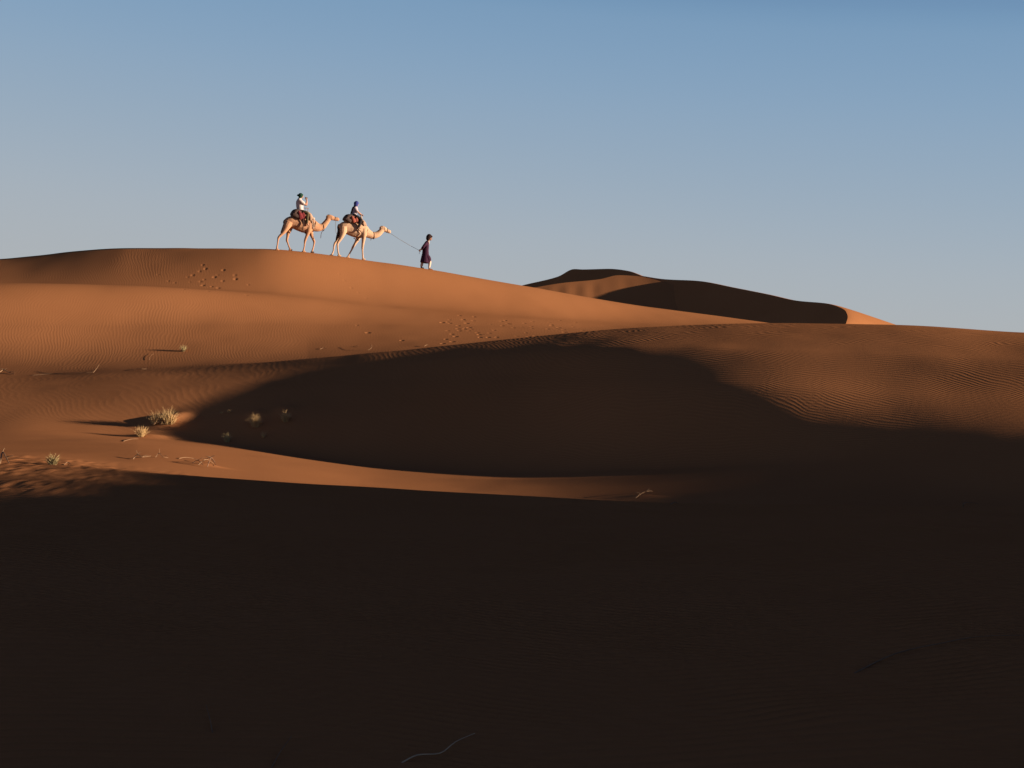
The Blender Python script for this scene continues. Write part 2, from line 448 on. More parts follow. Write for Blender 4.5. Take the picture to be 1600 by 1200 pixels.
def mat(name, col, rough=0.9, var=0.18, scale=9.0, bump=0.004, bscale=25.0, spec=0.1):
    col = tuple(c * 0.8 for c in col)
    m = bpy.data.materials.new(name); m.use_nodes = True
    t = m.node_tree; N = t.nodes; K = t.links
    b = N['Principled BSDF']; b.inputs['Roughness'].default_value = rough
    b.inputs['Specular IOR Level'].default_value = spec
    co = N.new('ShaderNodeTexCoord')
    n = N.new('ShaderNodeTexNoise'); n.inputs['Scale'].default_value = scale; n.inputs['Detail'].default_value = 4
    K.new(co.outputs['Object'], n.inputs['Vector'])
    mx = N.new('ShaderNodeMix'); mx.data_type = 'RGBA'
    mx.inputs[6].default_value = (*[c * (1 - var) for c in col], 1)
    mx.inputs[7].default_value = (*[min(1, c * (1 + var)) for c in col], 1)
    K.new(n.outputs[0], mx.inputs[0]); K.new(mx.outputs[2], b.inputs['Base Color'])
    n2 = N.new('ShaderNodeTexNoise'); n2.inputs['Scale'].default_value = bscale; n2.inputs['Detail'].default_value = 3
    K.new(co.outputs['Object'], n2.inputs['Vector'])
    bp = N.new('ShaderNodeBump'); bp.inputs['Distance'].default_value = bump; bp.inputs['Strength'].default_value = 1
    K.new(n2.outputs[0], bp.inputs['Height']); K.new(bp.outputs[0], b.inputs['Normal'])
    return m

def catmull(P, sub):
    P = [np.array(p, float) for p in P]
    if len(P) < 3 or sub <= 1: return P
    out = []
    for i in range(len(P) - 1):
        p0 = P[max(i - 1, 0)]; p1 = P[i]; p2 = P[i + 1]; p3 = P[min(i + 2, len(P) - 1)]
        for k in range(sub):
            t = k / sub
            q = 0.5 * (2 * p1 + (p2 - p0) * t + (2 * p0 - 5 * p1 + 4 * p2 - p3) * t * t + (3 * p1 - p0 - 3 * p2 + p3) * t ** 3)
            q[3:] = p1[3:] + (p2[3:] - p1[3:]) * t
            out.append(q)
    out.append(P[-1])
    return out

def tube(bm, P, sub=3, seg=12, ref=(0, 1, 0), cap=True):
    """P: (x, y, z, r_side[, r_up]); a closed tapering tube with rounded ends"""
    P = [tuple(p) if len(p) == 5 else tuple(p) + (p[3],) for p in P]
    C = catmull(P, sub)
    n = len(C); ref = Vector(ref)
    rings = []
    pos = [Vector(c[:3]) for c in C]
    frames = []
    for i in range(n):
        T = (pos[min(i + 1, n - 1)] - pos[max(i - 1, 0)])
        T = T.normalized() if T.length > 1e-6 else Vector((1, 0, 0))
        S = ref - T * ref.dot(T)
        if S.length < 0.3: S = Vector((1, 0, 0.01)) - T * Vector((1, 0, 0.01)).dot(T)
        S.normalize(); frames.append((T, S, T.cross(S)))
    seq = []
    if cap: seq += [(0, -0.5, 0.55), (0, -0.3, 0.85)]
    seq += [(i, 0, 1) for i in range(n)]
    if cap: seq += [(n - 1, 0.3, 0.85), (n - 1, 0.5, 0.55)]
    for i, off, k in seq:
        T, S, Uu = frames[i]; rs, ru = C[i][3], C[i][4]
        c = pos[i] + T * (off * min(rs, ru) * (0.15 if min(rs, ru) > .145 else 1))
        rings.append([bm.verts.new(c + S * (math.cos(a) * rs * k) + Uu * (math.sin(a) * ru * k)) for a in [2 * math.pi * j / seg for j in range(seg)]])
    for a, b in zip(rings[:-1], rings[1:]):
        for j in range(seg):
            bm.faces.new((a[j], a[(j + 1) % seg], b[(j + 1) % seg], b[j]))
    bm.faces.new(rings[0][::-1]); bm.faces.new(rings[-1])

def build(name, chains, material, parent=None, voxel=None, smooth=2, sub=3, seg=12):
    """one mesh from tubes; with voxel it is fused into one continuous skin"""
    bm = bmesh.new()
    for ch in chains:
        if isinstance(ch, dict): tube(bm, ch['P'], **{k: v for k, v in ch.items() if k != 'P'})
        else: tube(bm, ch, sub=sub, seg=seg)
    bmesh.ops.recalc_face_normals(bm, faces=bm.faces)
    me = bpy.data.meshes.new(name); bm.to_mesh(me); bm.free()
    o = bpy.data.objects.new(name, me); sc.collection.objects.link(o)
    if voxel:
        md = o.modifiers.new('r', 'REMESH'); md.mode = 'VOXEL'; md.voxel_size = voxel
        if smooth:
            ms = o.modifiers.new('s', 'SMOOTH'); ms.factor = 0.5; ms.iterations = smooth
        dg = bpy.context.evaluated_depsgraph_get(); dg.update()
        me2 = bpy.data.meshes.new_from_object(o.evaluated_get(dg))
        o.modifiers.clear(); o.data = me2; bpy.data.meshes.remove(me); me2.name = name; me = me2
        me.materials.clear()
    me.polygons.foreach_set('use_smooth', np.ones(len(me.polygons), dtype=bool)); me.update()
    me.materials.append(material)
    if parent is not None: o.parent = parent
    return o

# materials of the caravan
m_camel1 = mat('camel_hair_tan', (.39, .215, .13), var=.38, bump=.012, scale=2.6)
m_camel2 = mat('camel_hair_pale', (.46, .30, .20), var=.3, bump=.012, scale=2.6)
m_crown = mat('crown_hair', (.11, .06, .04), bump=.01, bscale=60)
m_taildark = mat('tail_hair', (.055, .035, .03), bump=.01, bscale=60)
m_foot_shade = mat('foot_pad', (.09, .055, .045))  # darker pad colour stands in for shade on a far-side foot
m_red = mat('red_wool', (.15, .025, .03), var=.4, scale=14, bump=.008)
m_red2 = mat('orange_red_wool', (.26, .07, .05), var=.5, scale=14, bump=.008)
m_brown = mat('brown_wool', (.075, .05, .045), var=.4, scale=8, bump=.01)
m_pad = mat('tan_pad', (.33, .22, .16), var=.2, scale=8, bump=.008)
m_strap = mat('strap', (.06, .035, .03))
m_strap_pale = mat('strap_pale', (.42, .32, .26))
m_iron = mat('painted_iron', (.16, .12, .13), rough=.5, spec=.4)
m_skin = mat('skin', (.36, .20, .15), var=.06)
m_skin_brown = mat('skin_brown', (.22, .115, .08), var=.06)
m_shirt = mat('shirt_white', (.52, .46, .46), var=.05, bump=.01, bscale=12)
m_shirt2 = mat('shirt_pale', (.34, .30, .36), var=.25, bump=.01, bscale=12)
m_olive = mat('olive_cloth', (.075, .06, .035), bump=.01, bscale=14)
m_black = mat('black_cloth', (.018, .016, .018), bump=.01, bscale=14)
m_green = mat('dark_green_cloth', (.015, .05, .035), var=.35, scale=20, bump=.01, bscale=20)
m_blue = mat('blue_cloth', (.035, .045, .20), var=.35, scale=20, bump=.01, bscale=20)
m_robe = mat('maroon_cloth', (.036, .012, .032), var=.25, scale=6, bump=.02, bscale=9)
m_cream = mat('cream_cloth', (.55, .44, .36), var=.06, bump=.01)
m_hair = mat('dark_hair', (.022, .012, .012), bump=.02, bscale=40)
m_dark = mat('dark_plastic', (.02, .02, .022), rough=.4, spec=.4)
m_leather = mat('brown_leather', (.16, .07, .045))
m_rope = mat('rope', (.17, .15, .14), var=.2, scale=40)
m_eye = mat('dark_eye', (.01, .008, .007), rough=.2, spec=.5, var=0, bump=0)

def eye(name, p, r, parent, m=None):
    bm = bmesh.new(); bmesh.ops.create_uvsphere(bm, u_segments=10, v_segments=8, radius=r)
    me = bpy.data.meshes.new(name); bm.to_mesh(me); bm.free(); me.materials.append(m or m_eye)
    me.polygons.foreach_set('use_smooth', np.ones(len(me.polygons), dtype=bool))
    o = bpy.data.objects.new(name, me); o.location = p; link(o, parent); return o

# ------------------------------------------------------------------ camels
YAW = math.radians(22)
CY, SY = math.cos(YAW), math.sin(YAW)

class Cam:
    """maps a point read off the photograph's enlargement to the animal's own frame"""
    def __init__(s, u0, v0, cx, cz, Y, zoom=10):
        s.cx, s.cz = cx, cz
        s.base = P3(u0 + cx / zoom, v0 + cz / zoom, Y)
        s.k = Y / F / zoom
        s.root = None
    def __call__(s, zx, zz, y=0.0, *r):
        return ((((zx - s.cx) * s.k) + y * SY) / CY, y, (s.cz - zz) * s.k) + r

def foot_fix(c, rt, P):
    """lets the last joints of a leg meet the sand"""
    e = Vector(P[-1][:3]); M = Matrix.Translation(rt.location) @ Matrix.Rotation(YAW, 4, 'Z')
    g = M @ e
    dz = hz(g.x, g.y) + 0.02 - g.z
    n = len(P); out = []
    for i, p in enumerate(P):
        w_ = max(0, (i - (n - 5)) / 4)
        out.append((p[0], p[1], p[2] + dz * w_) + tuple(p[3:]))
    return out

def foot_pad(c, P, rt, parent, material):
    x, y, z = P[-1][:3]
    return build('foot', [[(x - .05, y, z + .012, .05, .04), (x + .02, y, z + .012, .062, .045), (x + .08, y, z + .006, .054, .03)]], material, parent, seg=10)

def make_camel(c, spec, skin, label, darkfoot):
    rt = root('camel', c.base, YAW)
    tag(rt, label, 'camel', 'camels walking in line along the dune crest')
    legs = [foot_fix(c, rt, [c(*p) for p in L_]) for L_ in spec['legs']]
    chains = [[c(zx, zc, 0, w_, h) for zx, zc, h, w_ in spec['torso']],
              [c(zx, zc, 0, w_, h) for zx, zc, h, w_ in spec['hump']],
              [c(zx, zc, 0, r * 1.1, r * 1.2) for zx, zc, r in spec['neck']],
              {'P': [c(zx, zc, 0, w_, h) for zx, zc, h, w_ in spec['head']], 'sub': 3, 'seg': 12}]
    chains += [{'P': l, 'sub': 3, 'seg': 10} for l in legs]
    for y in (-.06, .06):
        a = spec['ear']; chains.append({'P': [c(a[0] + 6, a[1] + 6, y * .8, .022), c(a[0] - 8, a[1] - 6, y * 1.25, .02), c(a[0] - 18, a[1] - 12, y * 1.4, .01)], 'sub': 1, 'seg': 6})
    body = build('body', chains, skin, rt, voxel=.017, smooth=3)
    build('tail', [[c(*p) for p in spec['tail']]], m_taildark, rt, seg=8)
    build('tail', [[c(*p) for p in spec['rump']]], m_taildark, rt, seg=8).name = 'rump_hair'
    for i, l in enumerate(legs):
        foot_pad(c, l, rt, rt, m_foot_shade if i in darkfoot else skin)
    for y in (-.085, .085):
        e = spec['eye']; eye('eye', c(e[0], e[1], y)[:3], .02, rt)
    build('crown_hair', [[c(a[0] - 16, a[1] + 20, 0, .06, .06), c(a[0] - 2, a[1] - 2, 0, .08, .06), c(a[0] + 26, a[1] - 6, 0, .06, .045)]], m_crown, rt, seg=8)
    # halter and neck strap
    h = spec['halter']
    for (a, b, w_) in h:
        loop = []
        A = Vector(c(*a)[:3]); B = Vector(c(*b)[:3]); mid = (A + B) / 2; half = (A - B) / 2
        for k in range(15):
            t = 2 * math.pi * k / 14
            p = mid + half * math.cos(t) + Vector((0, w_, 0)) * math.sin(t)
            loop.append((p.x, p.y, p.z, .014))
        build('halter' if w_ < .13 else 'neck_strap', [{'P': loop, 'sub': 1, 'seg': 6, 'cap': False}], m_strap, rt)
    build('strap_end', [[c(*p) for p in spec['dangle']]], m_strap, rt, seg=6)
    return rt

# first (rear) camel -------------------------------------------------
c1 = Cam(420, 290, 450, 1034, 65.0)
spec1 = dict(
    torso=[(268, 588, .11, .12), (300, 575, .20, .19), (345, 572, .27, .24), (400, 577, .30, .26), (460, 592, .335, .29), (530, 607, .365, .30), (590, 616, .37, .28), (645, 610, .34, .23), (695, 618, .26, .17), (735, 632, .19, .12)],
    hump=[(380, 500, .10, .14), (440, 475, .19, .19), (510, 468, .24, .20), (580, 480, .19, .18), (640, 510, .11, .13)],
    neck=[(690, 620, .22), (740, 637, .175), (785, 637, .145), (822, 620, .125), (852, 585, .112), (880, 545, .103), (905, 505, .10)],
    head=[(892, 490, .12, .095), (922, 477, .145, .11), (955, 479, .12, .105), (990, 490, .092, .078), (1015, 496, .085, .07), (1040, 497, .095, .072), (1060, 507, .068, .055)],
    ear=(905, 452), eye=(952, 466),
    legs=[
        [(325, 590, -.10, .19), (300, 650, -.14, .17), (272, 715, -.16, .115), (232, 770, -.16, .075), (182, 826, -.15, .058), (172, 870, -.15, .040), (164, 930, -.15, .035), (157, 985, -.15, .042), (158, 1012, -.15, .045)],
        [(340, 610, .10, .17), (318, 690, .15, .13), (302, 745, .16, .085), (293, 800, .16, .062), (285, 855, .15, .055), (297, 900, .15, .040), (312, 950, .15, .035), (328, 995, .15, .042), (334, 1018, .15, .045)],
        [(635, 590, -.12, .15), (622, 665, -.15, .14), (612, 735, -.15, .10), (592, 790, -.15, .072), (568, 862, -.14, .060), (562, 905, -.14, .042), (556, 965, -.14, .036), (546, 1015, -.14, .042), (544, 1042, -.14, .045)],
        [(650, 620, .12, .14), (640, 690, .15, .12), (645, 745, .15, .095), (664, 800, .15, .066), (688, 860, .14, .056), (686, 905, .14, .040), (674, 965, .14, .036), (660, 1018, .14, .042), (658, 1046, .14, .045)]],
    tail=[(270, 555, -.01, .035), (258, 600, -.01, .045), (240, 660, -.02, .045), (222, 710, -.02, .04), (206, 745, -.02, .02)],
    rump=[(262, 545, 0, .03), (255, 580, 0, .06), (262, 640, 0, .045)],
    halter=[((1008, 462, 0), (1000, 518, 0), .075), ((822, 580, 0), (835, 690, 0), .15), ((935, 440, 0), (945, 515, 0), .10)],
    dangle=[(828, 690, -.05, .014), (812, 712, -.06, .012), (800, 755, -.06, .012), (796, 808, -.06, .012)])
camel1 = make_camel(c1, spec1, m_camel1, 'tan camel at the rear of the line, following another camel along the dune crest', (3,))

# second (leading) camel --------------------------------------------
c2 = Cam(505, 300, 430, 1028, 66.3)
spec2 = dict(
    torso=[(262, 540, .11, .12), (295, 545, .22, .19), (345, 555, .29, .24), (405, 568, .32, .26), (460, 580, .35, .29), (520, 592, .37, .30), (580, 598, .355, .27), (630, 603, .30, .22), (670, 628, .23, .17), (705, 642, .18, .12)],
    hump=[(350, 480, .10, .14), (410, 448, .18, .19), (480, 438, .24, .20), (550, 450, .20, .18), (620, 500, .12, .13)],
    neck=[(655, 620, .21), (705, 645, .165), (750, 663, .14), (795, 658, .13), (840, 638, .12), (875, 605, .11), (900, 575, .10)],
    head=[(884, 565, .12, .095), (910, 553, .145, .11), (942, 562, .12, .105), (972, 580, .092, .078), (995, 588, .085, .07), (1010, 594, .092, .072), (1024, 606, .068, .055)],
    ear=(893, 530), eye=(945, 552),
    legs=[
        [(325, 560, -.10, .19), (322, 630, -.14, .165), (308, 690, -.16, .115), (278, 755, -.16, .078), (243, 812, -.15, .060), (240, 860, -.15, .042), (246, 925, -.15, .036), (256, 980, -.15, .042), (262, 1005, -.15, .045)],
        [(315, 590, .10, .17), (282, 670, .15, .125), (250, 720, .16, .085), (216, 765, .16, .062), (186, 812, .15, .055), (174, 860, .15, .040), (166, 915, .15, .035), (150, 958, .15, .042), (134, 984, .15, .045)],
        [(628, 580, -.12, .15), (632, 645, -.15, .14), (630, 710, -.15, .10), (620, 790, -.15, .070), (612, 862, -.14, .060), (611, 905, -.14, .042), (614, 970, -.14, .036), (618, 1025, -.14, .042), (624, 1050, -.14, .045)],
        [(575, 620, .12, .14), (545, 690, .15, .12), (522, 740, .15, .095), (490, 800, .15, .066), (456, 858, .14, .056), (440, 895, .14, .040), (414, 945, .14, .036), (390, 995, .14, .042), (382, 1022, .14, .045)]],
    tail=[(260, 525, -.01, .035), (250, 590, -.01, .045), (242, 650, -.02, .05), (225, 720, -.02, .05), (210, 785, -.02, .02)],
    rump=[(252, 515, 0, .03), (246, 560, 0, .06), (256, 640, 0, .06), (245, 700, 0, .03)],
    halter=[((985, 545, 0), (975, 612, 0), .075), ((768, 610, 0), (775, 722, 0), .15), ((925, 515, 0), (930, 590, 0), .10)],
    dangle=[(770, 718, -.05, .014), (752, 716, -.06, .012), (738, 728, -.06, .012), (732, 745, -.06, .012)])
camel2 = make_camel(c2, spec2, m_camel2, 'paler camel at the front, led on a rope by the walking person in a robe', (1,))

# saddles -------------------------------------------------------------
def saddle(c, rt, parts, label):
    s = root('camel_saddle', rt.location, YAW)
    tag(s, label, 'saddle', 'camel saddles')
    for nm, chains, m, vox in parts:
        build(nm, [{'P': [c(*p) for p in ch], 'sub': 3, 'seg': 12} for ch in chains], m, s, voxel=vox, smooth=2)
    return s
saddle(c1, camel1, [
    ('bundle', [[(372, 460, 0, .30, .10), (400, 425, 0, .31, .14), (440, 415, 0, .30, .15), (480, 440, 0, .30, .15)], [(395, 470, -.22, .10, .10), (440, 480, -.25, .10, .12), (490, 500, -.27, .08, .11)], [(395, 470, .22, .10, .10), (440, 480, .25, .10, .12), (490, 500, .27, .08, .11)]], m_brown, .016),
    ('blanket', [[(468, 405, 0, .25, .06), (520, 415, 0, .27, .08), (560, 440, 0, .26, .09)], [(478, 415, -.24, .07, .06), (500, 460, -.30, .07, .10), (515, 500, -.325, .05, .11), (525, 535, -.33, .03, .10)], [(540, 440, -.26, .07, .08), (560, 490, -.30, .06, .09), (575, 525, -.31, .03, .06)], [(478, 415, .24, .07, .06), (500, 460, .30, .07, .10), (515, 500, .325, .05, .11), (525, 535, .33, .03, .10)]], m_red, .016),
    ('front_pad', [[(590, 425, 0, .2, .08), (625, 450, 0, .21, .09), (650, 490, 0, .2, .08)], [(640, 455, -.17, .06, .07), (655, 505, -.2, .05, .08), (652, 545, -.22, .03, .05)]], m_pad, .016),
    ('cushion', [[(668, 500, -.16, .05, .05), (692, 512, -.15, .06, .07), (700, 525, -.14, .04, .05)]], m_strap_pale, .014),
    ('handle', [[(575, 420, -.06, .014), (578, 350, -.06, .014)], [(598, 430, .06, .014), (600, 352, .06, .014)], [(545, 347, -.06, .018), (618, 347, -.02, .018)], [(578, 385, -.06, .012), (600, 388, .06, .012)]], m_iron, None),
    ('girth', [[(548, 520, -.345, .022), (556, 590, -.36, .022), (548, 650, -.345, .025), (540, 682, -.32, .022)], [(540, 690, -.30, .02), (560, 735, -.15, .02), (575, 748, 0, .022), (560, 738, .15, .02), (545, 690, .3, .02)]], m_strap, None),
    ('breast_strap', [[(705, 540, -.20, .016), (706, 600, -.225, .016), (700, 665, -.20, .016)], [(670, 520, -.22, .02), (682, 600, -.245, .02), (690, 670, -.22, .02)]], m_strap_pale, None)],
    'dark brown and red wool saddle strapped on the rear tan camel')
saddle(c2, camel2, [
    ('bundle', [[(338, 435, 0, .30, .09), (370, 400, 0, .31, .13), (410, 392, 0, .30, .14), (450, 410, 0, .30, .14)], [(365, 440, -.22, .10, .09), (400, 450, -.26, .09, .10), (440, 465, -.28, .07, .09)], [(365, 440, .22, .10, .09), (400, 450, .26, .09, .10), (440, 465, .28, .07, .09)]], m_brown, .016),
    ('blanket', [[(450, 390, 0, .25, .06), (500, 395, 0, .27, .08), (540, 420, 0, .26, .09)], [(460, 395, -.25, .07, .06), (480, 440, -.30, .06, .09), (500, 480, -.32, .04, .08)], [(520, 420, -.27, .07, .08), (540, 465, -.30, .05, .08), (548, 500, -.31, .03, .05)], [(460, 395, .25, .07, .06), (480, 440, .30, .06, .09), (500, 480, .32, .04, .08)]], m_red2, .016),
    ('front_pad', [[(590, 440, 0, .19, .07), (622, 470, 0, .2, .08), (645, 515, 0, .19, .07)], [(625, 480, -.16, .06, .07), (640, 525, -.19, .04, .05)]], m_pad, .016),
    ('handle', [[(555, 415, -.05, .014), (560, 356, -.06, .014)], [(590, 430, .05, .014), (596, 356, .05, .014)], [(540, 354, -.06, .018), (610, 354, -.02, .018)], [(560, 390, -.05, .012), (596, 392, .05, .012)]], m_iron, None),
    ('cloth', [[(588, 365, -.08, .03, .03), (592, 390, -.09, .04, .04), (600, 415, -.10, .03, .03)]], m_strap_pale, None),
    ('girth', [[(548, 560, -.34, .028), (560, 600, -.35, .03), (545, 640, -.35, .022), (535, 690, -.30, .022)], [(485, 728, -.20, .022), (520, 742, -.08, .024), (545, 745, .08, .022)], [(560, 590, -.35, .018), (595, 625, -.33, .018), (605, 660, -.29, .018), (575, 705, -.2, .018), (545, 735, -.08, .018)]], m_strap, None)],
    'brown and orange red wool saddle strapped on the front pale camel')

# ------------------------------------------------------------------ people
def hand_chains(w, d, palm, curl, side, r=.0095):
    """five separate fingers on a palm. w: wrist, d: direction of the hand, palm: facing of the palm, side: +1/-1 thumb side"""
    w = Vector(w); d = Vector(d).normalized(); palm = Vector(palm).normalized(); palm = (palm - d * palm.dot(d)).normalized()
    s = d.cross(palm) * side
    ch = [[tuple(w) + (.027, .02), tuple(w + d * .045) + (.038, .018), tuple(w + d * .085) + (.04, .014)]]
    for i, (off, ln) in enumerate(((.030, .072), (.010, .080), (-.011, .075), (-.031, .058))):
        b = w + d * .085 + s * off
        k1 = b + d * ln * .42 * math.cos(curl * .5) + palm * ln * .42 * math.sin(curl * .5)
        k2 = k1 + d * ln * .33 * math.cos(curl * 1.3) + palm * ln * .33 * math.sin(curl * 1.3)
        k3 = k2 + d * ln * .25 * math.cos(curl * 2.0) + palm * ln * .25 * math.sin(curl * 2.0)
        ch.append([tuple(b) + (r,), tuple(k1) + (r * .95,), tuple(k2) + (r * .9,), tuple(k3) + (r * .8,)])
    b = w + d * .025 + s * .03
    ch.append([tuple(b) + (r * 1.2,), tuple(b + d * .03 + s * .028 + palm * .008) + (r * 1.1,), tuple(b + d * .06 + s * .032 + palm * .03) + (r * .9,)])
    return [{'P': p, 'sub': 2, 'seg': 8} for p in ch]

def head_chains(h, fwd=(1, 0, 0), up=(0, 0, 1), k=1.0):
    """skull, jaw, nose, brow, lips, chin and ears around head centre h"""
    h = Vector(h); f = Vector(fwd).normalized(); u = Vector(up); u = (u - f * u.dot(f)).normalized(); l = u.cross(f)
    def q(a, b, c, *r): return tuple(h + f * a * k + l * b * k + u * c * k) + tuple(x * k for x in r)
    R = [tuple(l)]
    ch = [[q(-.02, 0, -.05, .060, .075), q(-.01, 0, .0, .074, .092), q(-.005, 0, .045, .070, .085), q(0, 0, .085, .045, .055)],
          [q(.035, 0, .01, .058, .05), q(.045, 0, -.04, .052, .045), q(.05, 0, -.085, .035, .032)],
          [q(.085, 0, .025, .009), q(.105, 0, -.012, .013), q(.098, 0, -.02, .016)],
          [q(.083, -.03, .035, .012), q(.088, 0, .036, .012), q(.083, .03, .035, .012)],
          [q(.082, -.02, -.05, .008), q(.092, 0, -.05, .010), q(.082, .02, -.05, .008)],
          [q(.066, 0, -.088, .022), q(.074, 0, -.09, .015)],
          [q(-.01, -.075, .02, .008, .02), q(-.012, -.084, -.005, .010, .028), q(-.005, -.077, -.03, .007, .014)],
          [q(-.01, .075, .02, .008, .02), q(-.012, .084, -.005, .010, .028), q(-.005, .077, -.03, .007, .014)]]
    eyes = [q(.078, -.03, .015)[:3], q(.078, .03, .015)[:3]]
    return [{'P': p, 'sub': 2, 'seg': 12, 'ref': tuple(l)} for p in ch], eyes

def figure(name, c, loc, label, group, skin, body, arms, hands, head, kids, eyes_on=True, shift=(0, 0, 0)):
    rt = root('person', loc, YAW)
    tag(rt, label, 'person', group)
    ch = [{'P': [c(*p) for p in t], 'sub': 3, 'seg': 14} for t in body + arms]
    hc, eyes = head_chains(c(*head[0])[:3], head[1], head[2]); ch += hc
    for hh in hands: ch += hand_chains(c(*hh[0])[:3], hh[1], hh[2], hh[3], hh[4])
    b = build('body', ch, skin, rt, voxel=.0085, smooth=1)
    if eyes_on:
        for e in eyes: eye('eye', e, .0125, rt)
    out = {}
    for nm, chains, m, vox in kids:
        out[nm] = build(nm, [{'P': [c(*p) for p in t], 'sub': 3, 'seg': 14} for t in chains], m, rt, voxel=vox, smooth=2)
    return rt

def legs_sit(hip, knee, ankle, toe, r=1.0):
    res = []
    for s in (-1, 1):
        res.append([hip + (s * .09, .085 * r), (hip[0] * .5 + knee[0] * .5, hip[1] * .5 + knee[1] * .5, s * .21, .078 * r), knee + (s * .30, .056 * r),
                    (knee[0] * .6 + ankle[0] * .4, knee[1] * .6 + ankle[1] * .4, s * .335, .054 * r), ankle + (s * .345, .036 * r)])
        if toe: res.append([ankle + (s * .345, .036), ((ankle[0] + toe[0]) / 2, (ankle[1] + toe[1]) / 2 + 3, s * .35, .04, .034), toe + (s * .355, .036, .022)])
    return res

# rider on the rear camel, both hands raised to a small camera
l1 = legs_sit((492, 405), (612, 442), (606, 600), (632, 632))
figure('rider', c1, camel1.location, 'person in white shirt and dark green head wrap riding the rear camel, raising a camera', 'people with the camels', m_skin,
    [[(490, 410, 0, .17, .12), (486, 360, 0, .15, .105), (482, 300, 0, .165, .115), (482, 245, 0, .17, .115), (486, 222, 0, .13, .09)], [(486, 230, 0, .07), (495, 195, 0, .055), (500, 178, 0, .055)]] + l1,
    [[(484, 235, -.16, .058), (530, 265, -.22, .05), (578, 298, -.20, .042), (590, 260, -.15, .036), (588, 222, -.10, .028)],
     [(486, 235, .16, .058), (530, 262, .20, .05), (570, 292, .17, .042), (582, 255, .12, .036), (582, 222, .08, .028)]],
    [((588, 222, -.10), (-.1, .25, 1), (-.3, .9, .2), .9, 1), ((582, 222, .08), (-.1, -.25, 1), (-.3, -.9, .2), .9, -1)],
    [(502, 158, 0), (1, 0, .02), (0, 0, 1)],
    [('shirt', [[(492, 405, 0, .20, .15), (486, 370, 0, .185, .15), (481, 310, 0, .195, .165), (478, 255, 0, .20, .16), (482, 222, 0, .17, .115), (490, 205, 0, .08, .075)],
                [(482, 236, -.17, .085), (520, 258, -.22, .078), (556, 284, -.215, .07)], [(484, 236, .17, .085), (520, 256, .20, .078), (552, 280, .18, .07)]], m_shirt, .012),
     ('trousers', [[(488, 415, 0, .19, .11), (500, 400, 0, .18, .10)]] + [[(a, b, cc, r * 1.32) for a, b, cc, r in t[:5]] for t in (l1[0], l1[2])], m_olive, .012),
     ('head_wrap', [[(482, 178, 0, .075, .07), (492, 160, 0, .112, .118), (494, 138, 0, .115, .125), (494, 126, 0, .07, .08)], [(470, 150, 0, .07, .06), (455, 152, -.02, .04, .045), (448, 160, -.03, .02, .03)], [(478, 185, 0, .085, .07), (498, 192, 0, .08, .05)]], m_green, .012)])
cmr = root('camera', camel1.location, YAW); tag(cmr, 'small dark camera held up by the rider on the rear camel', 'camera')
build('camera_body', [{'P': [c1(568, 186, -.06, .026, .036), c1(568, 186, .06, .026, .036)], 'sub': 1, 'seg': 8, 'ref': (1, 0, 0)}], m_dark, cmr)
build('lens', [{'P': [c1(572, 186, 0, .03), c1(592, 184, 0, .028)], 'sub': 1, 'seg': 12}], m_dark, cmr)

# rider on the front camel, hands on the saddle handle
l2 = legs_sit((484, 378), (592, 440), (566, 552), (588, 578))
figure('rider', c2, camel2.location, 'person in blue head wrap, pale shirt and black trousers riding the front camel', 'people with the camels', m_skin,
    [[(480, 382, 0, .15, .115), (484, 340, 0, .125, .10), (492, 290, 0, .14, .10), (500, 250, 0, .145, .10), (506, 235, 0, .11, .08)], [(504, 240, 0, .06), (510, 215, 0, .05), (514, 200, 0, .05)]] + l2,
    [[(502, 248, -.14, .05), (522, 285, -.19, .045), (548, 315, -.19, .038), (572, 332, -.14, .032), (588, 346, -.08, .026)],
     [(502, 248, .14, .05), (522, 285, .18, .045), (545, 315, .18, .038), (570, 332, .12, .032), (584, 346, .06, .026)]],
    [((586, 344, -.08), (.9, .1, -.25), (0, .2, -1), 1.0, 1), ((582, 344, .05), (.9, -.1, -.25), (0, -.2, -1), 1.0, -1)],
    [(516, 182, 0), (1, 0, -.05), (0, 0, 1)],
    [('shirt', [[(482, 365, 0, .165, .14), (484, 335, 0, .15, .13), (492, 285, 0, .165, .13), (500, 252, 0, .165, .125), (505, 232, 0, .12, .09)],
                [(501, 250, -.145, .07), (518, 280, -.19, .064), (532, 298, -.19, .055)], [(501, 250, .145, .07), (518, 280, .18, .064), (532, 298, .18, .055)]], m_shirt2, .012),
     ('trousers', [[(478, 385, 0, .17, .11), (492, 372, 0, .16, .10)]] + [[(a, b, cc, r * 1.45) for a, b, cc, r in t[:5]] for t in (l2[0], l2[2])], m_black, .012),
     ('head_wrap', [[(500, 218, 0, .075, .08), (508, 196, 0, .10, .105), (513, 172, 0, .112, .12), (515, 152, 0, .095, .105), (515, 143, 0, .05, .06)], [(490, 205, 0, .06, .05), (488, 225, -.03, .05, .035)]], m_blue, .012),
     ('scarf', [[(500, 226, 0, .11, .08), (480, 236, -.02, .10, .05), (462, 250, -.03, .07, .035), (448, 290, -.03, .06, .03), (436, 330, -.03, .06, .03), (430, 358, -.03, .045, .02)]], m_black, .012)])

